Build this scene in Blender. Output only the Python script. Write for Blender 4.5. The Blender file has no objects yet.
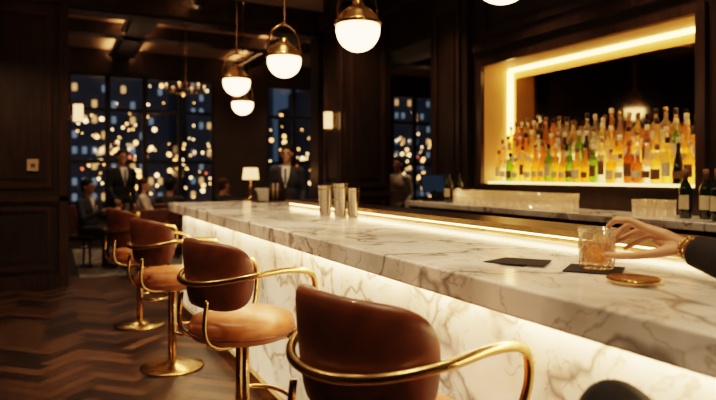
import bpy, math, random
from mathutils import Vector, Matrix
random.seed(7)
pi=math.pi
D=bpy.data; SC=bpy.context.scene

# ------------------------------------------------------------ materials
def mat_base(name):
    m=D.materials.new(name); m.use_nodes=True
    nt=m.node_tree; b=nt.nodes['Principled BSDF']
    return m,nt,b
def N(nt,t,**k):
    n=nt.nodes.new(t)
    for a,v in k.items(): setattr(n,a,v)
    return n
def simple(name,col,rough=.5,metal=0,noise=0.0,nscale=8,coat=0,bump=0,spec=None):
    m,nt,b=mat_base(name)
    b.inputs['Roughness'].default_value=rough
    b.inputs['Metallic'].default_value=metal
    b.inputs['Coat Weight'].default_value=coat
    if spec is not None: b.inputs['Specular IOR Level'].default_value=spec
    tc=N(nt,'ShaderNodeTexCoord'); nz=N(nt,'ShaderNodeTexNoise')
    nz.inputs['Scale'].default_value=nscale; nz.inputs['Detail'].default_value=4
    nt.links.new(tc.outputs['Object'],nz.inputs['Vector'])
    r=N(nt,'ShaderNodeValToRGB')
    r.color_ramp.elements[0].position=.3; r.color_ramp.elements[1].position=.7
    r.color_ramp.elements[0].color=(*[c*(1-noise) for c in col],1)
    r.color_ramp.elements[1].color=(*[min(1,c*(1+noise)) for c in col],1)
    nt.links.new(nz.outputs['Fac'],r.inputs['Fac']); nt.links.new(r.outputs['Color'],b.inputs['Base Color'])
    if bump:
        bp=N(nt,'ShaderNodeBump'); bp.inputs['Strength'].default_value=bump; bp.inputs['Distance'].default_value=.004
        nt.links.new(nz.outputs['Fac'],bp.inputs['Height']); nt.links.new(bp.outputs['Normal'],b.inputs['Normal'])
    return m
def emit(name,col,s,sampling=True):
    m=D.materials.new(name); m.use_nodes=True; nt=m.node_tree; nt.nodes.clear()
    e=N(nt,'ShaderNodeEmission'); e.inputs[0].default_value=(*col,1); e.inputs[1].default_value=s
    o=N(nt,'ShaderNodeOutputMaterial'); nt.links.new(e.outputs[0],o.inputs[0])
    if not sampling: m.cycles.emission_sampling='NONE'
    return m
def glassy(name,col,transp=.6,transl=.25,rough=.05):
    m=D.materials.new(name); m.use_nodes=True; nt=m.node_tree; nt.nodes.clear()
    tr=N(nt,'ShaderNodeBsdfTransparent'); tr.inputs[0].default_value=(*col,1)
    tl=N(nt,'ShaderNodeBsdfTranslucent'); tl.inputs[0].default_value=(*col,1)
    gl=N(nt,'ShaderNodeBsdfGlossy'); gl.inputs['Roughness'].default_value=rough; gl.inputs[0].default_value=(1,1,1,1)
    m1=N(nt,'ShaderNodeMixShader'); m1.inputs[0].default_value=transl
    m2=N(nt,'ShaderNodeMixShader'); lw=N(nt,'ShaderNodeLayerWeight'); lw.inputs[0].default_value=.35
    mm=N(nt,'ShaderNodeMath',operation='MULTIPLY_ADD'); mm.inputs[1].default_value=.7; mm.inputs[2].default_value=.04
    nt.links.new(lw.outputs['Facing'],mm.inputs[0])
    nt.links.new(tr.outputs[0],m1.inputs[1]); nt.links.new(tl.outputs[0],m1.inputs[2])
    nt.links.new(mm.outputs[0],m2.inputs[0]); nt.links.new(m1.outputs[0],m2.inputs[1]); nt.links.new(gl.outputs[0],m2.inputs[2])
    o=N(nt,'ShaderNodeOutputMaterial'); nt.links.new(m2.outputs[0],o.inputs[0])
    return m
def marble(name,glow=0.0,gcol=(1,.72,.42,1)):
    m,nt,b=mat_base(name)
    tc=N(nt,'ShaderNodeTexCoord'); mp=N(nt,'ShaderNodeMapping'); mp.inputs['Rotation'].default_value=(.3,.5,.75)
    nt.links.new(tc.outputs['Object'],mp.inputs[0])
    n1=N(nt,'ShaderNodeTexNoise'); n1.inputs['Scale'].default_value=1.6; n1.inputs['Detail'].default_value=5
    nt.links.new(mp.outputs[0],n1.inputs['Vector'])
    mx=N(nt,'ShaderNodeMix',data_type='VECTOR'); mx.inputs[0].default_value=.35
    nt.links.new(mp.outputs[0],mx.inputs[4]); nt.links.new(n1.outputs['Color'],mx.inputs[5])
    def vein(scale,w,dark,det=3):
        n=N(nt,'ShaderNodeTexNoise'); n.inputs['Scale'].default_value=scale; n.inputs['Detail'].default_value=det; n.inputs['Roughness'].default_value=.55
        nt.links.new(mx.outputs[1],n.inputs['Vector'])
        s=N(nt,'ShaderNodeMath',operation='SUBTRACT'); s.inputs[1].default_value=.5
        a=N(nt,'ShaderNodeMath',operation='ABSOLUTE')
        nt.links.new(n.outputs['Fac'],s.inputs[0]); nt.links.new(s.outputs[0],a.inputs[0])
        r=N(nt,'ShaderNodeValToRGB'); r.color_ramp.elements[0].position=0; r.color_ramp.elements[1].position=w
        r.color_ramp.elements[0].color=(dark,dark*.93,dark*.86,1); r.color_ramp.elements[1].color=(1,1,1,1)
        nt.links.new(a.outputs[0],r.inputs[0]); return r
    v1=vein(2.6,.024,.36); v2=vein(7.5,.016,.60,5)
    n3=N(nt,'ShaderNodeTexNoise'); n3.inputs['Scale'].default_value=3.2; n3.inputs['Detail'].default_value=5
    nt.links.new(mp.outputs[0],n3.inputs['Vector'])
    r3=N(nt,'ShaderNodeValToRGB'); r3.color_ramp.elements[0].position=.34; r3.color_ramp.elements[1].position=.56
    r3.color_ramp.elements[0].color=(.54,.50,.45,1); r3.color_ramp.elements[1].color=(.90,.86,.80,1)
    nt.links.new(n3.outputs['Fac'],r3.inputs[0])
    def mul(a,c):
        q=N(nt,'ShaderNodeMix',data_type='RGBA',blend_type='MULTIPLY'); q.inputs[0].default_value=1
        nt.links.new(a,q.inputs[6]); nt.links.new(c,q.inputs[7]); return q.outputs[2]
    c=mul(mul(r3.outputs[0],v1.outputs[0]),v2.outputs[0])
    nt.links.new(c,b.inputs['Base Color']); b.inputs['Roughness'].default_value=.14
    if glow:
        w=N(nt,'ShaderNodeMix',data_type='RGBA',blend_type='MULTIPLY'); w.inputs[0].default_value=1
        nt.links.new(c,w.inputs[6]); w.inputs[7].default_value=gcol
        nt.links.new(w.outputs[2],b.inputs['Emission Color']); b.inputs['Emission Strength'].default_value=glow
    return m
def wood(name,c1,c2,rough=.32,axis=2):
    m,nt,b=mat_base(name)
    tc=N(nt,'ShaderNodeTexCoord'); mp=N(nt,'ShaderNodeMapping'); s=[9,9,9]; s[axis]=.8; mp.inputs['Scale'].default_value=s
    nz=N(nt,'ShaderNodeTexNoise'); nz.inputs['Scale'].default_value=3; nz.inputs['Detail'].default_value=6
    r=N(nt,'ShaderNodeValToRGB'); r.color_ramp.elements[0].color=(*c1,1); r.color_ramp.elements[1].color=(*c2,1)
    r.color_ramp.elements[0].position=.35; r.color_ramp.elements[1].position=.68
    nt.links.new(tc.outputs['Object'],mp.inputs[0]); nt.links.new(mp.outputs[0],nz.inputs['Vector'])
    nt.links.new(nz.outputs['Fac'],r.inputs[0]); nt.links.new(r.outputs[0],b.inputs['Base Color'])
    b.inputs['Roughness'].default_value=rough
    return m

M={}
M['marble']=marble('marble_top',.13,(1,.70,.42,1))  # slight emission put into the slab material for its lit look
M['marble_panel']=marble('marble_panel_painted_glow',.8,(1,.73,.45,1))  # glow put into the panel material; no lamp stands behind it
M['marble_plain']=marble('marble_plain')
M['wood']=wood('dark_walnut',(.015,.008,.005),(.033,.017,.010),.36)
M['wood2']=wood('dark_walnut_trim',(.025,.013,.008),(.055,.028,.016),.3)
M['brass']=simple('aged_brass',(.66,.44,.19),.25,1,.12,30)
M['steel']=simple('polished_steel',(.42,.37,.31),.14,1,.1,30)
M['leather']=simple('tan_leather',(.35,.125,.04),.42,0,.3,14,.1,.3)
M['leather_d']=simple('brown_leather',(.13,.042,.018),.40,0,.3,14,.15,.3)
M['black']=simple('black_cloth',(.010,.010,.012),.9,0,.2,40)
M['suit']=simple('charcoal_suit',(.020,.020,.026),.85,0,.2,40)
M['navy']=simple('navy_cloth',(.025,.03,.05),.85,0,.2,40)
M['cream']=simple('cream_cloth',(.55,.48,.4),.85,0,.1,40)
M['white']=simple('white_shirt',(.7,.68,.65),.8,0,.05,40)
M['skin']=simple('skin',(.66,.36,.22),.45,0,.08,30,0,.08)
M['skin2']=simple('skin_tan',(.44,.24,.15),.55,0,.08,30)
M['nail']=simple('fingernail',(.78,.46,.36),.2,0,.05,20,.5)
M['hair']=simple('dark_hair',(.010,.007,.005),.75,0,.3,60,spec=.15)
M['hair2']=simple('brown_hair',(.045,.022,.011),.7,0,.3,60,spec=.15)
M['eye']=simple('eye_dark',(.01,.008,.008),.2)
M['lip']=simple('lip',(.35,.10,.08),.5)
M['globe']=emit('lit_opal_glass',(1,.63,.31),9)
M['shade']=emit('lit_lamp_shade',(1,.52,.20),2.6)
M['led']=emit('warm_led_strip',(1,.60,.27),46)
M['led_back']=emit('warm_led_strip_low',(1,.60,.26),15)
M['led_niche']=emit('amber_led_strip',(1,.56,.16),11)
M['ceil_fill']=emit('ceiling_fill_emitter',(1,.55,.25),38)  # emitter added to brighten the ceiling
M['acrylic']=emit('lit_acrylic_step',(1,.62,.22),3.6)
M['niche']=simple('niche_gold',(.60,.38,.16),.6,0,.05,5)
M['mirror']=simple('smoked_mirror',(.32,.26,.18),.06,1,.02,4)
M['ceil']=simple('ceiling_plaster',(.55,.40,.27),.8,0,.05,3)
M['plaster']=simple('outer_wall_dark',(.04,.023,.015),.6,0,.1,3)
M['napkin']=simple('black_paper_napkin',(.012,.011,.012),.9,0,.3,60)
M['plastic']=simple('black_plastic',(.01,.01,.012),.3,0,.1,10)
M['switch']=simple('switch_plate',(.45,.32,.2),.4,0,.05,10)
M['screen']=emit('pos_screen',(.25,.4,.6),.05,False)
M['amber']=glassy('amber_glass',(1.0,.62,.15),.6,.38)
M['gold']=glassy('gold_glass',(1.0,.80,.38),.6,.34)
M['clear']=glassy('clear_glass',(.99,.95,.84),.8,.22)
M['green']=glassy('green_glass',(.40,.62,.14),.6,.3)
M['brown']=glassy('brown_glass',(.66,.34,.10),.6,.35)
M['tumbler']=glassy('thick_tumbler_glass',(.98,.92,.82),.6,.25,.06)
M['crystal']=glassy('crystal_glass',(.98,.95,.9),.85,.08,.03)
M['whisky']=glassy('whisky_liquid',(1.0,.60,.12),.6,.5)
M['ice']=glassy('ice',(1,.90,.70),.6,.4)
M['pane']=glassy('window_pane',(.95,.97,1),.95,.0,.02)
M['label']=simple('paper_label',(.72,.62,.42),.6,0,.15,25)
M['label2']=simple('dark_label',(.16,.08,.03),.6,0,.15,25)
M['wine']=simple('dark_wine_glass',(.010,.018,.008),.08,0,.1,5,.5)
M['rug']=simple('patterned_rug',(.15,.14,.13),.95,0,.7,6)
M['asphalt']=simple('asphalt',(.05,.055,.06),.7,0,.2,1)
M['bldg']=simple('building_facade',(.22,.24,.28),.8,0,.3,.3)
M['linen']=simple('table_linen',(.16,.09,.05),.6,0,.05,10)
M['win_w']=emit('office_window_warm',(1,.50,.18),1.0,False)
M['win_b']=emit('office_window_cool',(.55,.68,.8),.28,False)
M['bulb_w']=emit('street_bulb_warm',(1,.44,.12),5.5,False)
M['bulb_y']=emit('street_bulb_pale',(1,.60,.25),6,False)
M['bulb_r']=emit('tail_light',(1,.15,.05),3,False)
M['down']=emit('down_or_fill_light_lens',(1,.75,.45),12,False)

# ------------------------------------------------------------ mesh builder
class MB:
    def __init__(s): s.v=[];s.f=[];s.mi=[];s.sm=[];s.mats=[]
    def m(s,k):
        if k not in s.mats: s.mats.append(k)
        return s.mats.index(k)
    def add(s,vs,fs,k,smooth=False,T=None):
        o=len(s.v)
        for p in vs:
            p=Vector(p)
            if T is not None: p=T@p
            s.v.append(p)
        i=s.m(k)
        for f in fs: s.f.append([o+j for j in f]); s.mi.append(i); s.sm.append(smooth)
    def box(s,a,b,k,T=None):
        x0,y0,z0=a;x1,y1,z1=b
        if x0>x1:x0,x1=x1,x0
        if y0>y1:y0,y1=y1,y0
        if z0>z1:z0,z1=z1,z0
        s.add([(x0,y0,z0),(x1,y0,z0),(x1,y1,z0),(x0,y1,z0),(x0,y0,z1),(x1,y0,z1),(x1,y1,z1),(x0,y1,z1)],
              [(3,2,1,0),(4,5,6,7),(0,1,5,4),(1,2,6,5),(2,3,7,6),(3,0,4,7)],k,False,T)
    def lathe(s,prof,k,seg=24,T=None,a0=0,a1=2*pi,smooth=True):
        full=abs(a1-a0-2*pi)<1e-6; n=seg if full else seg+1
        vs=[];fs=[]
        for (r,z) in prof:
            for i in range(n):
                a=a0+(a1-a0)*i/seg; vs.append((r*math.cos(a),r*math.sin(a),z))
        for j in range(len(prof)-1):
            for i in range(seg):
                i2=(i+1)%n if full else i+1
                fs.append((j*n+i,j*n+i2,(j+1)*n+i2,(j+1)*n+i))
        if full:
            if prof[0][0]>1e-6: fs.append(tuple(reversed(range(n))))
            if prof[-1][0]>1e-6: fs.append(tuple((len(prof)-1)*n+i for i in range(n)))
        s.add(vs,fs,k,smooth,T)
    def ball(s,c,r,k,seg=16,ring=10,T=None):
        if not hasattr(r,'__len__'): r=(r,r,r)
        vs=[(c[0],c[1],c[2]-r[2])];fs=[]
        for j in range(1,ring):
            p=-pi/2+pi*j/ring
            for i in range(seg):
                a=2*pi*i/seg; vs.append((c[0]+r[0]*math.cos(p)*math.cos(a),c[1]+r[1]*math.cos(p)*math.sin(a),c[2]+r[2]*math.sin(p)))
        vs.append((c[0],c[1],c[2]+r[2])); L=len(vs)-1
        for i in range(seg):
            i2=(i+1)%seg
            fs.append((0,1+i2,1+i)); fs.append((L,1+(ring-2)*seg+i,1+(ring-2)*seg+i2))
            for j in range(ring-2):
                fs.append((1+j*seg+i,1+j*seg+i2,1+(j+1)*seg+i2,1+(j+1)*seg+i))
        s.add(vs,fs,k,True,T)
    def tube(s,path,r,k,seg=10,closed=False,T=None):
        P=[Vector(p) for p in path]; n=len(P)
        rr=r if hasattr(r,'__len__') else [r]*n
        tans=[]
        for i in range(n):
            if closed: t=P[(i+1)%n]-P[i-1]
            else: t=P[min(i+1,n-1)]-P[max(i-1,0)]
            tans.append(t.normalized())
        up=Vector((0,0,1)) if abs(tans[0].z)<.9 else Vector((1,0,0))
        nrm=(up-up.dot(tans[0])*tans[0]).normalized()
        vs=[];fs=[]
        for i in range(n):
            nrm=(nrm-nrm.dot(tans[i])*tans[i]).normalized(); b=tans[i].cross(nrm)
            for j in range(seg):
                a=2*pi*j/seg; vs.append(P[i]+rr[i]*(math.cos(a)*nrm+math.sin(a)*b))
        for i in range(n if closed else n-1):
            i2=(i+1)%n
            for j in range(seg):
                j2=(j+1)%seg; fs.append((i*seg+j,i*seg+j2,i2*seg+j2,i2*seg+j))
        if not closed:
            fs.append(tuple(reversed(range(seg)))); fs.append(tuple((n-1)*seg+j for j in range(seg)))
        s.add(vs,fs,k,True,T)
    def cap(s,a,b,ra,rb,k,seg=14,T=None):
        s.ball(a,ra,k,seg,8,T); s.ball(b,rb,k,seg,8,T); s.tube([a,b],[ra,rb],k,seg,False,T)
    def chain(s,pts,rs,k,seg=14,T=None):
        for i in range(len(pts)-1): s.cap(pts[i],pts[i+1],rs[i],rs[i+1],k,seg,T)
    def obj(s,name,parent=None,loc=None,rot=0,bevel=0,remesh=0,smooth_it=0):
        me=D.meshes.new(name); me.from_pydata([tuple(p) for p in s.v],[],s.f)
        for k in s.mats: me.materials.append(M[k])
        for p,i,sm in zip(me.polygons,s.mi,s.sm): p.material_index=i; p.use_smooth=sm
        me.update(); o=D.objects.new(name,me); SC.collection.objects.link(o)
        if loc is not None: o.location=loc
        if rot: o.rotation_euler=(0,0,rot)
        if parent: o.parent=parent
        if remesh:
            r=o.modifiers.new('remesh','REMESH'); r.mode='VOXEL'; r.voxel_size=remesh; r.use_smooth_shade=True
            if smooth_it:
                q=o.modifiers.new('smooth','SMOOTH'); q.factor=.5; q.iterations=smooth_it
        if bevel:
            q=o.modifiers.new('bevel','BEVEL'); q.width=bevel; q.segments=3; q.limit_method='ANGLE'; q.angle_limit=.8
        return o
def empty(name,loc=(0,0,0),rot=0,parent=None):
    e=D.objects.new(name,None); e.empty_display_size=.1; SC.collection.objects.link(e)
    e.location=loc; e.rotation_euler=(0,0,rot)
    if parent: e.parent=parent
    return e
def smoothpath(pts,n=6,closed=False):
    P=[Vector(p) for p in pts]; out=[]; L=len(P)
    rng=range(L) if closed else range(L-1)
    for i in rng:
        if closed: p0,p1,p2,p3=P[i-1],P[i],P[(i+1)%L],P[(i+2)%L]
        else: p0,p1,p2,p3=P[max(i-1,0)],P[i],P[i+1],P[min(i+2,L-1)]
        for j in range(n):
            t=j/n
            out.append(.5*((2*p1)+(-p0+p2)*t+(2*p0-5*p1+4*p2-p3)*t*t+(-p0+3*p1-3*p2+p3)*t**3))
    if not closed: out.append(P[-1])
    return out

# ------------------------------------------------------------ room
ZC=3.75
b=MB(); b.box((-2.6,-1.8,-.12),(9.5,12.4,-.004),'wood'); 
def floor_mat():
    m,nt,bs=mat_base('herringbone_oak')
    at=N(nt,'ShaderNodeAttribute'); at.attribute_name='rnd'
    tc=N(nt,'ShaderNodeTexCoord'); nz=N(nt,'ShaderNodeTexNoise'); nz.inputs['Scale'].default_value=14; nz.inputs['Detail'].default_value=5
    nt.links.new(tc.outputs['Object'],nz.inputs['Vector'])
    r=N(nt,'ShaderNodeValToRGB'); r.color_ramp.elements[0].color=(.008,.004,.003,1); r.color_ramp.elements[1].color=(.11,.056,.030,1)
    r.color_ramp.elements[0].position=.18; r.color_ramp.elements[1].position=.95
    ad=N(nt,'ShaderNodeMath',operation='MULTIPLY_ADD'); ad.inputs[1].default_value=.35
    ml=N(nt,'ShaderNodeMath',operation='MULTIPLY'); ml.inputs[1].default_value=.65
    nt.links.new(at.outputs['Fac'],ml.inputs[0]); nt.links.new(nz.outputs['Fac'],ad.inputs[0]); nt.links.new(ml.outputs[0],ad.inputs[2])
    nt.links.new(ad.outputs[0],r.inputs[0]); nt.links.new(r.outputs[0],bs.inputs['Base Color'])
    bs.inputs['Roughness'].default_value=.38
    return m
M['floor']=floor_mat()
w,l=.10,.40
c45=math.cos(pi/4)
def fpt(a,c): return (c45*(a-c),c45*(a+c))
g=.0025
for i in range(-66,160):
    for j in range(-22,38):
        for kind in (0,1):
            if kind==0: x0=i*w+j*2*l; y0=i*w; x1=x0+l; y1=y0+w
            else: x0=i*w+j*2*l+l; y0=i*w+w-l; x1=x0+w; y1=y0+l
            q=[fpt(x0+g,y0+g),fpt(x1-g,y0+g),fpt(x1-g,y1-g),fpt(x0+g,y1-g)]
            if all(-2.55<p[0]<4.2 and -1.75<p[1]<8.9 for p in q):
                b.add([(p[0],p[1],0) for p in q],[(0,1,2,3)],'floor')
fo=b.obj('floor')
at=fo.data.attributes.new('rnd','FLOAT','FACE'); at.data.foreach_set('value',[random.random() for _ in fo.data.polygons])

b=MB(); b.box((-2.6,-1.8,ZC),(9.5,12.4,ZC+.15),'ceil'); b.obj('ceiling')
b=MB()
for y in (1.2,4.2,6.6): b.box((-2.6,y-.14,ZC-.22),(3.95,y+.14,ZC-.001),'wood2')
for x in (-.6,1.9): b.box((x-.14,-1.8,ZC-.22),(x+.14,8.1,ZC-.001),'wood2')
for y in (10.3,): b.box((-2.6,y-.15,ZC-.2),(9.5,y+.15,ZC-.001),'wood2')
for x in (1.2,3.6,6.2): b.box((x-.15,8.4,ZC-.2),(x+.15,12.4,ZC-.001),'wood2')
b.obj('trim_1')
b=MB()
for (x,s,y0,y1) in ((-.46,1,4.4,6.4),(-.46,1,6.8,8.0),(1.76,-1,4.4,6.4),(1.76,-1,6.8,8.0),(1.05,-1,8.5,10.1),(1.36,1,8.5,10.1),(1.36,1,10.5,12.3),(3.44,-1,8.5,10.1),(3.44,-1,10.5,12.3),(3.76,1,8.5,10.1),(3.76,1,10.5,12.3),(6.04,-1,8.5,10.1),(1.05,-1,10.5,12.3),(6.04,-1,10.5,12.3),(6.36,1,10.5,12.3)):
    b.box((x,y0,ZC-.14),(x+s*.02,y1,ZC-.12),'ceil_fill'); b.box((x,y0,ZC-.16),(x+s*.07,y1,ZC-.145),'wood2'); b.box((x+s*.055,y0,ZC-.15),(x+s*.07,y1,ZC-.105),'wood2')  # added glowing strips as ceiling fill, with lip boards hiding them
b.obj('ceiling_fill_strips')
def frame_y(mb,x0,x1,z0,z1,y,t=.05,d=.03):
    for (a,c) in (((x0,z0),(x1,z0+t)),((x0,z1-t),(x1,z1)),((x0,z0+t),(x0+t,z1-t)),((x1-t,z0+t),(x1,z1-t))):
        mb.box((a[0],y-d,a[1]),(c[0],y+.001,c[1]),'wood2')
    mb.box((x0+t*2.2,y-d*.5,z0+t*2.2),(x1-t*2.2,y+.001,z1-t*2.2),'wood')
def frame_x(mb,y0,y1,z0,z1,x,t=.05,d=.03):
    for (a,c) in (((y0,z0),(y1,z0+t)),((y0,z1-t),(y1,z1)),((y0,z0+t),(y0+t,z1-t)),((y1-t,z0+t),(y1,z1-t))):
        mb.box((x-d,a[0],a[1]),(x+.001,c[0],c[1]),'wood2')
    mb.box((x-d*.5,y0+t*2.2,z0+t*2.2),(x+.001,y1-t*2.2,z1-t*2.2),'wood')
b=MB(); Y0=8.1
b.box((-2.6,Y0,0),(.2,Y0+.3,ZC),'wood'); b.box((3.5,Y0,0),(4.45,Y0+.3,ZC),'wood'); b.box((.2,Y0,3.38),(3.5,Y0+.3,ZC),'wood')
frame_y(b,-1.25,.02,1.2,3.3,Y0); frame_y(b,-1.25,.02,.22,.98,Y0); frame_y(b,-2.5,-1.4,1.2,3.3,Y0); frame_y(b,-2.5,-1.4,.22,.98,Y0)
b.box((-2.6,Y0-.05,1.04),(.22,Y0+.001,1.10),'wood2')
b.box((.1,Y0-.05,0),(.2,Y0+.001,3.45),'wood2')
b.box((-2.6,Y0-.06,3.42),(4.45,Y0+.001,3.55),'wood2')
b.obj('wall_partition')
b=MB(); b.box((-2.6,Y0-.035,0),(.2,Y0-.001,.16),'wood2'); b.obj('baseboard_partition')
b=MB(); b.box((-.24,Y0-.045,1.40),(-.12,Y0-.017,1.54),'switch'); b.box((-.2,Y0-.055,1.45),(-.185,Y0-.044,1.49),'plastic'); b.box((-.175,Y0-.055,1.45),(-.16,Y0-.044,1.49),'plastic'); b.obj('light_switch',bevel=.003)
b=MB(); b.box((3.32,6.83,0),(3.98,7.5,ZC),'wood'); 
frame_y(b,3.40,3.90,1.2,3.3,6.83); frame_y(b,3.40,3.90,.2,1.05,6.83)
frame_x(b,6.9,7.43,1.2,3.3,3.32)
b.box((3.27,6.78,1.08),(4.0,7.52,1.14),'wood2'); b.box((3.27,6.78,0),(4.0,7.52,.16),'wood2'); b.box((3.25,6.76,3.35),(4.0,7.54,3.5),'wood2')
b.obj('wall_pier')
XB=3.95; NY0,NY1,NZ0,NZ1=2.59,4.87,1.27,2.46
b=MB()
b.box((XB,-1.8,0),(XB+.45,NY0,ZC),'wood'); b.box((XB,NY1,0),(XB+.45,5.75,ZC),'wood')
b.box((XB,NY0,0),(XB+.45,NY1,NZ0-.03),'wood'); b.box((XB,NY0,NZ1),(XB+.45,NY1,ZC),'wood')
b.box((XB+.36,NY0,NZ0-.03),(XB+.45,NY1,NZ1),'niche')
b.box((XB,5.75,2.95),(XB+.45,8.1,ZC),'wood'); b.obj('wall_right')
b=MB()
b.box((XB-.08,5.05,1.09),(XB-.001,5.72,ZC-.3),'wood'); frame_x(b,5.15,5.62,1.25,3.2,XB-.08)
frame_x(b,1.65,2.42,1.2,2.5,XB-.001); frame_x(b,.6,1.5,1.2,2.5,XB-.001); frame_x(b,NY0,NY1,2.76,3.38,XB-.001); frame_x(b,.6,2.42,2.76,3.38,XB-.001)
t=.07
b.box((XB-.04,NY0-t,NZ1),(XB-.001,NY1+t,NZ1+t),'wood2'); b.box((XB-.04,NY1,NZ0-.02),(XB-.001,NY1+t,NZ1),'wood2')
b.box((XB-.04,NY0-t,NZ0-.02),(XB-.001,NY0,NZ1),'wood2')
for z,d in ((2.62,.05),(3.45,.12),(3.55,.2)): b.box((XB-d,-1.8,z),(XB-.001,6.75 if z>3 else 5.0,z+.07),'wood2')
b.obj('trim_2')
b=MB(); b.box((-2.75,-1.8,0),(-2.6,12.4,ZC),'wood')
for i in range(6): 
    y=-1.5+i*1.6; b.box((-2.6,y,1.15),(-2.57,y+1.3,3.2),'wood2')
b.obj('wall_left')
b=MB(); b.box((-2.75,-1.95,0),(4.4,-1.8,ZC),'wood'); b.obj('wall_rear')
b=MB(); b.box((4.4,5.0,0),(9.5,5.15,ZC),'plaster'); b.obj('wall_side')
b=MB(); b.box((9.5,5.0,0),(9.65,12.4,ZC),'plaster'); b.obj('wall_dining_right')
YW=12.4; wins=[(.30,3.02),(4.16,5.42),(7.3,8.6)]; WZ0,WZ1=.75,3.28
b=MB(); xs=[-2.75]+[v for w_ in wins for v in w_]+[9.65]
for i in range(0,len(xs),2): b.box((xs[i],YW,0),(xs[i+1],YW+.25,ZC),'plaster')
for a,c in wins: b.box((a,YW,0),(c,YW+.25,WZ0),'plaster'); b.box((a,YW,WZ1),(c,YW+.25,ZC),'plaster')
b.obj('wall_windows')
for n,(a,c) in enumerate(wins):
    b=MB(); t=.05; yy=(YW+.02,YW+.1)
    b.box((a,yy[0],WZ0),(c,yy[1],WZ0+t),'plastic'); b.box((a,yy[0],WZ1-t),(c,yy[1],WZ1),'plastic')
    nv=4 if c-a>2 else 2
    for i in range(nv+1):
        x=a+(c-a)*i/nv; ww=.045; b.box((max(a,x-ww),yy[0],WZ0),(min(c,x+ww),yy[1],WZ1),'plastic')
    for z in (1.6,2.6): b.box((a,yy[0]+.01,z-.035),(c,yy[1]-.01,z+.035),'plastic')
    b.box((a+.01,YW+.055,WZ0+.02),(c-.01,YW+.06,WZ1-.02),'pane')
    b.box((a-.08,YW-.08,WZ0-.05),(c+.08,YW,WZ0),'wood2')
    b.obj('window_%d'%(n+1))

# ------------------------------------------------------------ city outside
b=MB(); b.box((-40,12.7,-6.2),(80,120,-6),'asphalt'); b.obj('street_ground')
def building(x,y,w_,d,h):
    b=MB(); b.box((x,y,-6),(x+w_,y+d,h),'bldg'); b.box((x+.6,y+.6,h),(x+w_-.6,y+d-.6,h+1.2),'bldg')
    cx=x+.3; pw=random.uniform(.10,.24)
    while cx<x+w_-.5:
        z=-5
        while z<h-.8:
            r=random.random()
            if r<.45: b.add([(cx,y-.03,z),(cx+.26,y-.03,z),(cx+.26,y-.03,z+.42),(cx,y-.03,z+.42)],[(0,1,2,3)],'win_w' if r<pw else 'win_b')
            z+=.95
        cx+=.55
    b.obj('office_building')
x=-10
while x<42:
    w_=random.uniform(4,8); y=random.uniform(32,48); building(x,y,w_,8,random.uniform(5,18)); x+=w_+random.uniform(.3,3)
b=MB()
for i in range(520):
    y=random.uniform(17,31); x=y*random.uniform(-.08,.78); r=random.random()
    z=1.36+random.gauss(.35,.75)*y/17 if r<.8 else random.uniform(0,8)
    z=max(-5.5,min(z,9)); s=random.choice((.025,.035,.045,.075))*y/22
    b.ball((x,y,z),s,random.choices(['bulb_w','bulb_y','bulb_r'],[56,40,4])[0],6,4)
b.obj('city_string_lights')

# ------------------------------------------------------------ bar counter
bar=empty('bar_counter')
ZT=1.08; XF=1.05; XR=1.92; TH=.082; YN=-.9; YF=6.2
b=MB()
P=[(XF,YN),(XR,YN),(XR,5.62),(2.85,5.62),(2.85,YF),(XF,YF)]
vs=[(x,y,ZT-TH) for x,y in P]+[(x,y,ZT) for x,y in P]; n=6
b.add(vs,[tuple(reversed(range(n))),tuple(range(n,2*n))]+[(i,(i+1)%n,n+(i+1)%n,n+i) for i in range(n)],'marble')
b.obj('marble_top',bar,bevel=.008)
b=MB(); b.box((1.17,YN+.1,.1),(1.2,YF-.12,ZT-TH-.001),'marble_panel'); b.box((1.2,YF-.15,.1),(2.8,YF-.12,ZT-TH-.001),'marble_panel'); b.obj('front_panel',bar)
b=MB(); b.box((1.2,YN+.1,.0),(1.85,YF-.16,ZT-TH-.001),'wood'); b.box((1.85,5.68,0),(2.78,YF-.16,ZT-TH-.001),'wood'); b.box((1.14,YN+.1,0),(1.21,YF-.12,.1),'brass'); b.obj('cabinet_body',bar)
b=MB(); b.box((1.125,YN+.1,ZT-TH-.012),(1.15,YF-.14,ZT-TH-.001),'led'); b.obj('led_strip',bar)
b=MB(); b.box((1.86,YN,ZT+.035),(2.16,5.0,ZT+.055),'plastic'); b.box((1.905,YN,ZT-.001),(1.94,5.0,ZT+.036),'brass')
b.box((1.855,YN,ZT+.03),(1.862,5.0,ZT+.058),'brass')
b.box((1.93,YN,.0),(2.14,5.0,ZT+.034),'wood'); b.obj('service_ledge',bar)
b=MB(); b.box((1.88,YN,ZT+.02),(1.904,4.98,ZT+.033),'led_back'); b.obj('ledge_led_strip',bar)

# ------------------------------------------------------------ back bar
bb=empty('back_bar_cabinet')
b=MB(); b.box((3.38,-.9,1.03),(XB-.035,5.5,1.08),'marble_plain'); b.obj('marble_top',bb,bevel=.005)
b=MB(); b.box((3.44,-.85,0),(XB-.035,5.45,1.029),'wood')
y=-.8
while y<5.2:
    frame_x(b,y+.03,y+.72,.15,.9,3.44,.05,.02); b.tube([(3.41,y+.36,.75),(3.41,y+.36,.85)],.006,'brass',8); y+=.78
b.obj('cabinet_body',bb)
sh=empty('lit_bottle_shelf')
b=MB(); b.box((XB-.03,NY0,NZ0-.029),(XB+.359,NY1,NZ0),'wood2')
steps=[(XB+.01,NZ0+.02),(XB+.115,NZ0+.15),(XB+.225,NZ0+.28)]
for i,(x,z) in enumerate(steps):
    b.box((x,NY0+.05,NZ0+.0005),(XB+.30,NY1-.05,z),'acrylic')
b.obj('lit_steps',sh)
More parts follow.
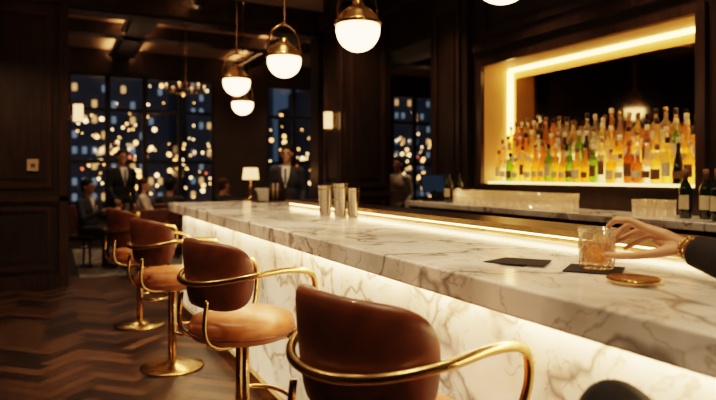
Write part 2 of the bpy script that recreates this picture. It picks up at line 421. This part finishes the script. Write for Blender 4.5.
b=MB(); b.box((XB+.335,NY0+.07,NZ0+.02),(XB+.345,NY1-.10,NZ1-.11),'mirror')
b.tube([(XB+.335,NY0+.07,NZ1-.11),(XB+.335,NY1-.10,NZ1-.11),(XB+.335,NY1-.10,NZ0+.1)],.006,'brass',6); b.obj('smoked_mirror',sh)
b=MB()
b.box((XB+.30,NY0+.02,NZ1-.035),(XB+.355,NY1-.02,NZ1-.005),'led_niche'); b.box((XB+.302,NY1-.035,NZ0+.02),(XB+.355,NY1-.005,NZ1-.03),'led_niche'); b.box((XB+.302,NY0+.005,NZ0+.02),(XB+.355,NY0+.03,NZ1-.03),'led_niche')
b.obj('niche_led_strips',sh)
b=MB(); b.box((XB+.001,NY0,NZ1-.004),(XB+.36,NY1,NZ1-.0005),'niche'); b.box((XB+.001,NY1-.004,NZ0),(XB+.36,NY1-.0005,NZ1),'niche'); b.box((XB+.001,NY0+.0005,NZ0),(XB+.36,NY0+.004,NZ1),'niche'); b.obj('niche_lining',sh)

def bottle(b,x,y,z,kind,k,s=1.0,lab='label'):
    T=Matrix.Translation((x,y,z))@Matrix.Scale(s,4)
    if kind==0: pr=[(.034,0),(.037,.005),(.037,.17),(.034,.19),(.016,.215),(.0135,.225),(.0135,.27)]; ht=.27; lz=(.05,.14); lr=.0375
    elif kind==1: pr=[(.040,0),(.043,.006),(.043,.12),(.040,.15),(.022,.175),(.0145,.19),(.0145,.235)]; ht=.235; lz=(.03,.10); lr=.0435
    elif kind==2: pr=[(.036,0),(.038,.006),(.036,.10),(.030,.15),(.018,.20),(.0135,.24),(.0135,.29)]; ht=.29; lz=(.04,.09); lr=.0385
    elif kind==3: pr=[(.030,0),(.033,.005),(.033,.20),(.030,.22),(.014,.245),(.013,.30)]; ht=.30; lz=(.06,.16); lr=.0335
    else: pr=[(.038,0),(.042,.02),(.044,.07),(.036,.12),(.018,.15),(.014,.165),(.014,.20)]; ht=.20; lz=(.04,.09); lr=.0448
    b.lathe([(.001,0)]+pr,k,14,T)
    b.lathe([(.0155,ht-.005),(.0165,ht),(.0165,ht+.03),(.012,ht+.034)],random.choice(['label2','brass','plastic','label']),10,T)
    b.lathe([(lr,lz[0]),(lr,lz[1])],lab,8,T,pi-1.0,pi+1.0)
b=MB()
for i,(x,z) in enumerate(steps):
    y=NY0+.09+random.uniform(0,.03)
    while y<NY1-.08:
        k=random.choices(['amber','gold','clear','green','brown','wine'],[6,7,6,2.4,2.2,1.2])[0]
        kd=random.choice([0,0,1,2,3,4,2]); sc_=random.uniform(1.0,1.16)
        bottle(b,x+.05,y,z+.001,kd,k,sc_,random.choice(['label','label','label2']))
        y+=random.uniform(.078,.088)
b.obj('liquor_bottles')
b=MB()
def tumbler(b,x,y,z,r=.036,h=.095,k='tumbler'):
    T=Matrix.Translation((x,y,z)); b.lathe([(.001,.0),(r*.85,.0),(r,h),(r-.003,h),(r*.85-.003,.012),(.001,.012)],k,12,T)
for row,x in enumerate((3.48,3.57,3.66)):
    y=3.35+row*.03
    while y<4.75: 
        tumbler(b,x,y,1.081,.036,.13); y+=.09
for x in (3.6,3.7):
    for y in (2.62,2.71,2.8): tumbler(b,x,y,1.081,.038,.11)
b.obj('tumbler_glasses')
for (x,y) in ((3.62,2.46),(3.66,2.35),(3.6,2.24)):
    b=MB(); T=Matrix.Translation((x,y,1.081))
    b.lathe([(.001,0),(.036,0),(.038,.006),(.038,.19),(.03,.215),(.015,.24),(.014,.30),(.016,.302),(.016,.312),(.001,.312)],'wine',18,T)
    b.lathe([(.0385,.06),(.0385,.15)],'label',14,T,pi-1.1,pi+1.1); b.lathe([(.0165,.25),(.017,.314),(.001,.316)],'label2',14,T)
    b.obj('wine_bottle')
for (x,y) in ((3.58,4.98),(3.66,4.9),(3.52,4.88)):
    b=MB(); T=Matrix.Translation((x,y,1.081))
    b.lathe([(.001,0),(.036,0),(.038,.006),(.038,.18),(.03,.205),(.015,.23),(.014,.28),(.001,.282)],'wine',18,T); b.lathe([(.0385,.06),(.0385,.14)],'label',14,T,pi-1.1,pi+1.1)
    b.obj('wine_bottle')
e=empty('pos_terminal',(3.6,5.25,1.081),.25)
b=MB(); b.box((-.09,-.1,0),(.09,.1,.015),'plastic'); b.tube([(.02,0,.01),(.0,0,.12)],.02,'plastic',10)
T=Matrix.Translation((-.01,0,.19))@Matrix.Rotation(-.25,4,'Y'); b.box((-.012,-.17,-.1),(.012,.17,.1),'plastic',T); b.box((-.0135,-.155,-.088),(-.0121,.155,.088),'screen',T); b.obj('monitor',e,bevel=.003)

# ------------------------------------------------------------ bar stools
def stool(x,y,rot):
    e=empty('bar_stool',(x,y,0),rot); e.scale=(1,1,1.03)
    b=MB()
    b.lathe([(.001,0),(.215,0),(.22,.006),(.215,.014),(.12,.022),(.05,.034),(.03,.05),(.001,.05)],'brass',40)
    for s in (-.034,.034): b.tube([(0,s,.03),(0,s,.56)],.017,'brass',12)
    b.lathe([(.001,.535),(.13,.54),(.15,.553),(.15,.565),(.001,.565)],'brass',28)
    b.tube(smoothpath([(0,-.035,.24),(.04,-.13,.24),(.13,-.185,.24),(.215,-.12,.24),(.24,0,.24),(.215,.12,.24),(.13,.185,.24),(.04,.13,.24),(0,.035,.24)],5),.011,'brass',10)
    b.obj('pedestal',e)
    b=MB(); b.lathe([(.001,.562),(.21,.562),(.240,.575),(.254,.602),(.254,.630),(.240,.656),(.2,.672),(.12,.680),(.001,.684)],'leather',40)
    b.tube([(.255*math.cos(a),.255*math.sin(a),.6) for a in [2*pi*i/48 for i in range(48)]],.005,'leather_d',6,True)
    b.obj('seat',e)
    b=MB(); NA=30; NS=20; vs=[];fs=[]; A=math.radians(74)
    for i in range(NA+1):
        s=-1+2*i/NA; s=math.sin(s*pi/2)
        a=pi+s*A; hh=.152*max(1-abs(s)**5,0.0)**.38+.002; th=.028*max(1-abs(s)**10,.05)
        for j in range(NS):
            q=2*pi*j/NS; cq,sq=math.cos(q),math.sin(q)
            ct=math.copysign(abs(cq)**.6,cq)*th; cz=math.copysign(abs(sq)**.55,sq)*hh
            R=.245+ct+.10*cz; zz=.885+cz-.02*abs(s)
            vs.append((R*math.cos(a),R*math.sin(a),zz))
    for i in range(NA):
        for j in range(NS):
            j2=(j+1)%NS; fs.append((i*NS+j,(i+1)*NS+j,(i+1)*NS+j2,i*NS+j2))
    fs.append(tuple(range(NS))); fs.append(tuple(reversed([NA*NS+j for j in range(NS)])))
    b.add(vs,fs,'leather_d',True)
    b.obj('backrest',e)
    b=MB()
    side=[(.13,-.20,.575),(.20,-.24,.64),(.235,-.272,.76),(.225,-.28,.85),(.17,-.285,.885),(.05,-.29,.897),(-.08,-.282,.888),(-.20,-.21,.865),(-.27,-.115,.85)]
    path=side+[(-.292,0,.845)]+[(x_,-y_,z_) for x_,y_,z_ in reversed(side)]
    b.tube(smoothpath(path,6),.014,'brass',12)
    for s in (-1,1):
        b.tube(smoothpath([(-.06,s*.10,.555),(-.17,s*.135,.56),(-.24,s*.14,.59),(-.262,s*.14,.66),(-.25,s*.138,.78)],5),.011,'brass',10)
        b.tube([(.05,s*.12,.555),(.13,s*.2,.575)],.011,'brass',10)
    b.obj('arm_rail',e)
stool(.865,1.455,math.radians(12))
stool(.835,2.86,math.radians(12))
stool(.77,4.38,math.radians(10))
stool(.72,5.72,math.radians(10))
stool(.84,.12,math.radians(20))

# ------------------------------------------------------------ pendants
def pendant(x,y,z,r=.125):
    e=empty('pendant_lamp',(x,y,z))
    b=MB(); b.ball((0,0,0),r,'globe',32,20); b.obj('opal_globe',e)
    b=MB(); R=r+.004
    b.lathe([(R,.022),(R+.006,.026),(R+.006,.042),(R*.94,.052),(R*.82,.086),(R*.58,.114),(.05,.129),(.035,.135),(.03,.16),(.022,.175),(.001,.18)],'brass',36)
    b.tube(smoothpath([(-R*.99,0,.03),(-R*.98,0,.12),(-R*.75,0,.21),(-R*.3,0,.26),(0,0,.27),(R*.3,0,.26),(R*.75,0,.21),(R*.98,0,.12),(R*.99,0,.03)],5),.0075,'brass',10)
    b.tube([(0,0,.265),(0,0,ZC-z-.03)],.006,'brass',8); b.ball((0,0,.275),.018,'brass',12,8)
    b.lathe([(.001,ZC-z-.05),(.05,ZC-z-.04),(.06,ZC-z-.001),(.001,ZC-z-.001)],'brass',20)
    b.obj('brass_frame',e)
PX=1.55
for y,z in ((1.80,2.145),(3.02,2.18),(4.22,2.205),(5.5,2.22)): 
    pendant(PX,y,z)
pendant(2.03,6.95,2.19)
e=empty('dining_chandelier',(1.95,9.9,2.75))
b=MB(); b.tube([(0,0,0),(0,0,ZC-2.75-.001)],.01,'brass',8)
b.tube([(.3*math.cos(2*pi*i/24),.3*math.sin(2*pi*i/24),-.05) for i in range(24)],.01,'brass',6,True)
for i in range(6):
    a=pi*i/3; c,s=.3*math.cos(a),.3*math.sin(a); b.tube([(0,0,.12),(c,s,-.05)],.006,'brass',6); b.tube([(c,s,-.05),(c,s,.02)],.014,'label',8); b.ball((c,s,.045),.018,'shade',8,6)
b.obj('frame',e)
def sconce(x,y,z,dx):
    e=empty('wall_sconce',(x,y,z))
    b=MB(); b.box((-.012*1,-.04,-.1),(.012,.04,.1),'brass'); b.tube([(0,0,-.05),(dx*.1,0,-.05),(dx*.1,0,-.1)],.007,'brass',8); b.obj('bracket',e)
    b=MB(); b.lathe([(.055,-.11),(.055,.11)],'shade',20,Matrix.Translation((dx*.1,0,0)))
    for zz in (-.11,.11): b.tube([(dx*.1+.056*math.cos(2*pi*i/20),.056*math.sin(2*pi*i/20),zz) for i in range(20)],.006,'brass',6,True)
    b.obj('lit_shade',e)
sconce(.212,8.2,2.12,1); sconce(3.31,7.1,2.06,-1)
b=MB(); b.box((2.5,9.2,.92),(3.2,9.6,.96),'wood2'); b.box((2.54,9.24,.0045),(3.16,9.56,.919),'wood'); frame_y(b,2.6,3.1,.12,.85,9.24,.04,.015); b.obj('console_table')
e=empty('table_lamp',(2.88,9.4,.961)); b=MB(); b.lathe([(.001,0),(.07,0),(.07,.012),(.02,.03),(.035,.1),(.045,.15),(.02,.22),(.008,.24),(.008,.36)],'brass',20); b.obj('base',e)
b=MB(); b.lathe([(.13,.32),(.11,.5)],'shade',24); b.obj('shade',e)

def down_or_fill_light(x,y,power,ang=75,aim=None,z=None,col=(1,.66,.37)):  # ceiling lamps, some of them added only as fill
    z=z or ZC
    e=empty('ceiling_down_or_fill_light',(x,y,z-.001)); b=MB(); b.lathe([(.065,0),(.065,-.012),(.05,-.012),(.045,-.002)],'brass',20); b.lathe([(.001,-.004),(.045,-.004)],'down',16); b.obj('trim_ring',e)
    L=D.lights.new('spot','SPOT'); L.energy=power; L.spot_size=math.radians(ang); L.spot_blend=.7; L.color=col; L.shadow_soft_size=.05
    o=D.objects.new('spot',L); SC.collection.objects.link(o); o.parent=e; o.location=(0,0,-.03)
    if aim: 
        d=Vector(aim)-Vector((x,y,z)); o.rotation_euler=d.to_track_quat('-Z','Y').to_euler()
for y in (.7,2.3,3.7,5.4): down_or_fill_light(.3,y,190,60,(.98,y+.1,.9))
for y in (.8,2.4,3.8): down_or_fill_light(1.3,y,75,55)  # spots added to brighten the marble bar top
for y in (1.5,2.7,3.9,5.3): down_or_fill_light(3.0,y,110,64,(3.75,y,1.2))
for x,y in ((2.3,9.2),(4.7,9.4),(2.3,11.3),(.6,9.3),(.6,11.2),(4.9,11.3)): down_or_fill_light(x,y,75,120)
down_or_fill_light(5.0,7.2,110,110)
down_or_fill_light(2.4,6.9,90,60,(2.83,7.7,1.4))  # added spot to brighten the suited man
down_or_fill_light(-.9,6.2,190,90,(-.6,8.1,1.6)); down_or_fill_light(-1.1,3.4,110,110); down_or_fill_light(2.7,5.9,120,70,(3.5,6.83,1.8))  # added fill: left wall wash, left aisle, pier wash

# ------------------------------------------------------------ bar-top items
b=MB()
for i,(x,y,a) in enumerate(((1.33,1.49,.30),(1.34,1.45,.62))):
    T=Matrix.Translation((x,y,ZT+.001+i*.004))@Matrix.Rotation(a,4,'Z'); b.box((-.07,-.07,0),(.07,.07,.003),'napkin',T)
b.obj('cocktail_napkins')
GX,GY=1.443,1.26
b=MB(); T=Matrix.Translation((GX-.01,GY,ZT+.001))@Matrix.Rotation(.6,4,'Z'); b.box((-.078,-.078,0),(.078,.078,.004),'napkin',T); b.obj('napkin_coaster')
b=MB(); T=Matrix.Translation((1.35,1.06,ZT+.001)); b.lathe([(.001,0),(.05,0),(.064,.004),(.068,.014),(.065,.015),(.058,.007),(.001,.005)],'brass',36,T); b.obj('brass_dish')
wg=empty('whisky_glass',(GX,GY,ZT+.006))
b=MB(); r,h=.052,.116
b.lathe([(.001,0),(r*.86,0),(r*.9,.006),(r,h),(r-.0035,h+.001),(r*.9-.004,.018),(.001,.016)],'crystal',40)
b.tube([(r*math.cos(2*pi*i/40),r*math.sin(2*pi*i/40),h) for i in range(40)],.0024,'tumbler',6,True)
for k in range(10):
    for s in (-1,1):
        pts=[]
        for j in range(9):
            q=j/8; a=2*pi*k/10+s*q*1.2; rr=r*(.9+.1*(.008+q*.066)/h)+.0006; pts.append((rr*math.cos(a),rr*math.sin(a),.008+q*.066))
        b.tube(pts,.0021,'ice',5)
for k in range(28):
    a=2*pi*k/28; b.tube([(r*.97*math.cos(a),r*.97*math.sin(a),.076),(r*.985*math.cos(a),r*.985*math.sin(a),.09)],.0012,'ice',5)
b.obj('cut_glass',wg)
b=MB(); b.lathe([(.001,.0185),(r*.9-.006,.0185),(r*.95-.006,.078),(.001,.078)],'whisky',32); b.obj('whisky',wg)
b=MB(); b.box((-.026,-.026,.055),(.020,.020,.102),'ice',Matrix.Rotation(.5,4,'Z')@Matrix.Rotation(.15,4,'X')); b.obj('ice_cube',wg,bevel=.004)
for (x,y,h,r) in ((1.66,3.72,.205,.05),(1.71,3.59,.22,.05),(1.775,3.70,.215,.05),(1.785,3.55,.19,.046)):
    b=MB(); T=Matrix.Translation((x,y,ZT+.001)); b.lathe([(.001,0),(r*.72,0),(r*.76,.01),(r,h),(r+.003,h+.003),(r-.001,h+.002),(r*.76-.003,.02),(.001,.02)],'steel',24,T); b.lathe([(r*.87,h*.5),(r*.885,h*.53)],'brass',24,T); b.lathe([(r*.965,h*.86),(r*.985,h*.9)],'brass',24,T); b.obj('cocktail_shaker_tin')
e=empty('bar_caddy',(1.98,5.85,ZT+.001)); b=MB()
b.box((-.16,-.08,0),(.16,.08,.012),'wood2'); b.box((-.16,-.08,.012),(-.15,.08,.12),'wood2'); b.box((.15,-.08,.012),(.16,.08,.12),'wood2'); b.box((-.15,.07,.012),(.15,.08,.12),'wood2')
b.box((-.13,-.06,.0125),(-.02,.05,.14),'white'); 
for i in range(5): b.tube([(.03+.02*i,0,.013),(.03+.022*i,.0,.19)],.006,'label' if i%2 else 'label2',6)
b.obj('caddy',e)

# ------------------------------------------------------------ people
def head(e,c,tilt=0,hair='hair',skin='skin2',longh=False,rm=.006):
    b=MB(); T=Matrix.Translation(c)@Matrix.Rotation(tilt,4,'X')
    b.ball((0,-.008,.02),(.074,.09,.092),skin,20,14,T); b.ball((0,.022,-.045),(.052,.058,.062),skin,16,10,T)
    b.cap((0,.084,.008),(0,.1,-.018),.008,.013,skin,8,T); b.ball((0,.075,-.085),(.022,.018,.018),skin,10,8,T)
    for s in (-1,1): b.ball((s*.077,-.005,-.005),(.01,.02,.03),skin,10,8,T)
    b.cap((0,-.015,-.06),(0,-.03,-.17),.05,.055,skin,14,T)
    b.obj('head',e,remesh=rm,smooth_it=2)
    b=MB()
    b.ball((0,-.024,.044),(.085,.097,.091),hair,20,14,T)
    if longh: b.ball((0,-.06,-.06),(.078,.055,.12),hair,16,12,T)
    else: b.ball((0,-.055,-.01),(.074,.055,.07),hair,16,12,T)
    b.obj('hair',e,remesh=.008,smooth_it=1)
    b=MB()
    for s in (-1,1): b.ball((s*.03,.076,.008),(.012,.007,.007),'eye',8,6,T); b.cap((s*.017,.083,.026),(s*.045,.073,.026),.004,.004,hair,6,T)
    b.ball((0,.076,-.052),(.024,.008,.007),'lip',10,6,T); b.obj('face_features',e)
def hand(b,W,u,nrm,side,k,curl=.4,s=1.0):
    W=Vector(W);u=Vector(u).normalized();nrm=Vector(nrm);nrm=(nrm-nrm.dot(u)*u).normalized();v=u.cross(nrm)*side
    b.cap(W,W+u*.04*s,.024*s,.026*s,k,10)
    for i,(o,L) in enumerate(((.028,.078),(.009,.085),(-.01,.08),(-.028,.062))):
        K=W+u*.088*s+v*o*s
        b.cap(W+u*.02*s+v*o*.5*s,K,.016*s,.0115*s,k,8)
        d1=(u*math.cos(curl)-nrm*math.sin(curl)); d2=(u*math.cos(curl*2.2)-nrm*math.sin(curl*2.2))
        p=K+d1*L*.5*s; b.cap(K,p,.0105*s,.0092*s,k,8); b.cap(p,p+d2*L*.45*s,.0092*s,.0078*s,k,8)
    a=W+u*.025*s+v*.022*s; c=W+u*.065*s+v*.055*s-nrm*.012*s; d=W+u*.1*s+v*.06*s-nrm*.02*s
    b.cap(a,c,.014*s,.0115*s,k,8); b.cap(c,d,.011*s,.009*s,k,8)
def person(name,x,y,rot,pose='stand',cloth='suit',shirt=True,hair='hair',skin='skin2',longh=False,H=1.75,legs='suit'):
    e=empty(name,(x,y,.005),rot); sc=H/1.75; e.scale=(sc,sc,sc)
    dz=0 if pose!='sit' else -.46
    b=MB()
    b.ball((0,0,1.28+dz),(.175,.115,.19),cloth,20,14); b.ball((0,.005,1.1+dz),(.15,.105,.17),cloth,20,12); b.ball((0,-.005,.97+dz),(.165,.12,.13),cloth,20,12)
    b.cap((-.15,-.005,1.405+dz),(.15,-.005,1.405+dz),.062,.062,cloth); b.cap((0,-.01,1.38+dz),(0,-.015,1.47+dz),.085,.055,cloth)
    if pose=='stand': L=[(-.185,0,1.4),(-.225,-.03,1.13),(-.21,.1,.93)]; R=[(.185,0,1.4),(.235,-.02,1.13),(.15,.2,1.12)]
    elif pose=='walk': L=[(-.185,0,1.4),(-.23,-.08,1.14),(-.22,-.02,.9)]; R=[(.185,0,1.4),(.225,.03,1.13),(.2,.2,.97)]
    else: L=[(-.185,0,.94),(-.24,.1,.70),(-.14,.33,.81)]; R=[(.185,0,.94),(.24,.1,.70),(.14,.33,.81)]
    for A in (L,R): b.chain(A,[.058,.046,.036],cloth)
    b.obj('jacket',e,remesh=.012,smooth_it=3)
    b=MB()
    for s in (-1,1):
        if pose!='sit':
            st=.0 if pose=='stand' else s*.14
            b.chain([(s*.09,0,.95),(s*.1,st*.6+.02,.5),(s*.1,st,.09)],[.092,.062,.047],legs)
        else: b.chain([(s*.09,0,.53),(s*.12,.40,.52),(s*.12,.38,.09)],[.088,.064,.047],legs)
    b.ball((0,0,.97+dz),(.16,.11,.1),legs,18,10); b.obj('trousers',e,remesh=.012,smooth_it=2)
    b=MB()
    for s in (-1,1):
        yy=(.0 if pose=='stand' else s*.14) if pose!='sit' else .38
        b.chain([(s*.1,yy-.03,.045),(s*.105,yy+.09,.04),(s*.11,yy+.17,.032)],[.044,.042,.03],'plastic')
    b.obj('shoes',e,remesh=.01,smooth_it=1)
    b=MB()
    for A,s in ((L,-1),(R,1)):
        w=Vector(A[2]); u=(w-Vector(A[1])).normalized(); 
        hand(b,w+u*.02,u,(s*.9,0,.3) if pose!='sit' else (0,0,1),1 if pose=='sit' and s<0 else -1 if pose=='sit' else (1 if s<0 else -1),skin)
    b.obj('hands',e,remesh=.005,smooth_it=1)
    if shirt:
        b=MB(); b.add([(-.055,.078,1.47+dz),(.055,.078,1.47+dz),(.045,.125,1.33+dz),(0,.13,1.17+dz),(-.045,.125,1.33+dz),(-.055,.0,1.47+dz),(.055,.0,1.47+dz),(0,.06,1.17+dz)],[(0,4,3,2,1),(0,1,6,5),(0,5,7,3,4),(1,2,3,7,6)],'white'); b.box((-.012,.126,1.22+dz),(.012,.134,1.43+dz),'plastic'); b.obj('shirt_front',e)
    head(e,(0,.01,1.625+dz),0,hair,skin,longh)
    return e
person('standing_waiter',1.01,10.2,math.radians(200),'walk','black')
person('suited_man',2.83,7.6,math.radians(150),'stand','suit')
person('standing_woman',4.62,7.7,math.radians(120),'stand','cream',False,'hair','skin',True,1.62,'black')
def chair(x,y,rot):
    e=empty('dining_chair',(x,y,.0045),rot); b=MB()
    for sx in (-.19,.19):
        b.tube([(sx,.18,0),(sx,.18,.42)],[.014,.02],'wood2',8); b.tube([(sx,-.22,0),(sx,-.2,.44),(sx*.98,-.25,.88)],[.014,.02,.014],'wood2',8)
    b.box((-.21,-.21,.39),(.21,.2,.425),'wood2'); b.obj('frame',e)
    b=MB(); b.box((-.21,-.2,.4255),(.21,.205,.462),'leather_d'); b.box((-.19,-.025,-.17),(.19,.02,.19),'leather_d',Matrix.Translation((0,-.23,.7))@Matrix.Rotation(.12,4,'X')); b.obj('upholstery',e,bevel=.015)
def table(x,y,r=.38):
    e=empty('dining_table',(x,y,.0045)); b=MB()
    b.lathe([(.001,0),(.2,0),(.2,.015),(.05,.04),(.03,.08),(.03,.68),(.1,.72),(.001,.722)],'brass',28); b.lathe([(.001,.723),(r,.723),(r+.01,.735),(r,.75),(.001,.75)],'linen',36); b.obj('table',e)
    b=MB(); b.lathe([(.001,0),(.03,0),(.035,.07)],'gold',14,Matrix.Translation((.05,0,.751))); b.ball((.05,0,.785),.016,'shade',8,6); b.obj('candle_votive',e)
    b=MB(); T=Matrix.Translation((-.12,-.1,.751)); b.lathe([(.001,0),(.035,0),(.004,.006),(.004,.08),(.03,.11),(.036,.15),(.03,.19)],'crystal',16,T); b.obj('wine_glass',e)
def seated(x,y,rot,**k):
    chair(x,y,rot); person('seated_diner',x,y-.0,rot,'sit',**k)
table(1.1,9.25); seated(.5,9.75,math.radians(-130),cloth='navy'); 
table(2.05,10.75); seated(1.45,11.0,math.radians(-105),cloth='cream',shirt=False,hair='hair2',longh=True,skin='skin'); seated(1.75,10.15,math.radians(-25),cloth='suit')
table(3.2,10.4); seated(2.65,10.2,math.radians(-70),cloth='black',hair='hair2'); seated(3.85,10.6,math.radians(100),cloth='suit')
table(5.6,9.6); seated(5.0,9.6,math.radians(-90),cloth='suit')
chair(1.2,8.62,0.2)
b=MB(); b.box((.35,8.6,.0005),(6.8,12.0,.004),'rug'); b.obj('area_rug')

# patron (body beside the camera, arm reaching into view)
e=empty('bar_patron')
W=Vector((1.535,1.04,1.165)); U=Vector((-.386,.922,0)); V=Vector((-.922,-.386,0)); dzh=-.006
def hp(u,v,z): return (W.x+U.x*u+V.x*v, W.y+U.y*u+V.y*v, z+dzh)
b=MB(); k='skin'
fd=(Vector((1.47,.77,1.12))-W).normalized()
b.cap(tuple(W+fd*.10),hp(0,0,1.174),.031,.023,k)
kn=[(.095,.014,1.219,.0115),(.1,-.009,1.218,.012),(.095,-.031,1.208,.0115),(.085,-.05,1.193,.0105)]
for (u,v,z,r) in kn:
    b.cap(hp(.005,v*.35,1.176),hp(u*.55,v*.8,1.180+(z-1.185)*.7),.019,.0155,k); b.cap(hp(u*.55,v*.8,1.180+(z-1.185)*.7),hp(u,v,z),.0155,r,k)
b.cap(hp(.03,.012,1.174),hp(.07,.0,1.186),.02,.015,k)
F=[[(.095,.014,1.219,.0115),(.14,.018,1.240,.0094),(.182,.012,1.238,.0084),(.205,.002,1.218,.0072)],
   [(.1,-.009,1.218,.012),(.15,-.026,1.226,.0096),(.18,-.046,1.208,.0086),(.199,-.050,1.185,.0075)],
   [(.095,-.031,1.208,.0115),(.14,-.056,1.204,.0092),(.175,-.070,1.184,.0083),(.205,-.056,1.166,.0073)],
   [(.085,-.05,1.193,.0105),(.12,-.067,1.185,.0084),(.15,-.074,1.166,.0076),(.178,-.068,1.150,.0066)],
   [(.02,.015,1.168,.018),(.065,.046,1.156,.0140),(.115,.066,1.146,.0108),(.16,.064,1.141,.0098),(.194,.050,1.141,.0082)]]
for f in F: b.chain([hp(*p[:3]) for p in f],[p[3] for p in f],k,12)
b.obj('right_hand',e,remesh=.0022,smooth_it=2)
b=MB()
for f,dz_,dv in ((F[0],.006,.0),(F[1],.004,-.006),(F[4],.002,.007)):
    p=f[-1]; q=hp(p[0]-.003,p[1]+dv,p[2]+dz_); b.ball(q,(.005,.005,.004),'nail',10,8)
b.obj('fingernails',e)
b=MB()
for o,rr in ((.006,.0045),(.020,.003)):
    c=W+fd*o; a1=fd.cross(Vector((0,0,1))).normalized(); a2=fd.cross(a1)
    b.tube([tuple(c+.030*(math.cos(t)*a1+.9*math.sin(t)*a2)) for t in [2*pi*i/32 for i in range(32)]],rr,'brass',8,True)
    for i in range(16):
        t=2*pi*i/16; b.ball(tuple(c+.031*(math.cos(t)*a1+.9*math.sin(t)*a2)),rr*1.35,'brass',8,6)
b.obj('gold_bracelet',e)
b=MB(); c0=tuple(W+fd*.035); EL=(1.47,.77,1.138)
b.tube([c0,tuple(W+fd*.15),EL],[.044,.050,.056],'black',20); b.cap(EL,(1.25,.52,1.25),.056,.068,'black')
sh1=(1.25,.52,1.25); nk=(1.09,.36,1.33); sh2=(.95,.22,1.28)
b.cap(sh1,nk,.068,.07,'black'); b.cap(nk,sh2,.07,.068,'black')
b.chain([(1.0,.28,1.22),(.92,.20,1.0),(.86,.11,.80)],[.13,.12,.12],'black'); b.cap(sh1,(.98,.28,1.14),.06,.1,'black')
b.chain([sh2,(.90,.18,1.06)],[.064,.07],'black')
b.chain([sh2,(1.08,-.02,1.18),(1.28,.0,1.14)],[.06,.052,.042],'black')
b.obj('black_jacket',e,remesh=.009,smooth_it=2)
b=MB(); b.chain([(.88,.16,.79),(.92,.58,.84),(.945,.78,.905)],[.092,.078,.074],'black'); b.chain([(.945,.78,.905),(1.03,.86,.60),(1.05,.86,.42)],[.070,.055,.042],'black')
b.chain([(.85,.05,.79),(1.02,.35,.78),(1.06,.42,.30)],[.092,.07,.048],'black'); b.obj('black_trousers',e,remesh=.01,smooth_it=2)
b=MB(); b.chain([(1.05,.86,.40),(1.07,.93,.36),(1.08,1.0,.33)],[.04,.036,.026],'plastic'); b.chain([(1.06,.42,.29),(1.08,.5,.265),(1.09,.57,.26)],[.042,.036,.026],'plastic'); b.obj('shoes',e,remesh=.008,smooth_it=1)
b=MB(); hand(b,(1.30,.01,1.135),(1,.1,-.05),(0,0,1),1,'skin',.25); b.obj('left_hand',e,remesh=.004,smooth_it=1)
hd=empty('head_group',(1.12,.38,1.48),math.radians(-35),e); head(hd,(0,0,0),.1,'hair2','skin',True)

# ------------------------------------------------------------ world, camera
w=D.worlds.new('World'); SC.world=w; w.use_nodes=True
bg=w.node_tree.nodes['Background']; bg.inputs[0].default_value=(.13,.19,.27,1); bg.inputs[1].default_value=.3
cam=D.cameras.new('Camera'); co=D.objects.new('Camera',cam); SC.collection.objects.link(co); SC.camera=co
co.location=(0,0,1.365); co.rotation_euler=(pi/2,0,-math.atan(308/600))
cam.sensor_width=36; cam.lens=600/716*36; cam.shift_y=-26/716; cam.clip_start=.05
cam.dof.use_dof=True; cam.dof.focus_distance=2.3; cam.dof.aperture_fstop=2.0
SC.view_settings.view_transform='Filmic'
try: SC.view_settings.look='Medium High Contrast'
except Exception as ex: print(ex)
SC.view_settings.exposure=.12
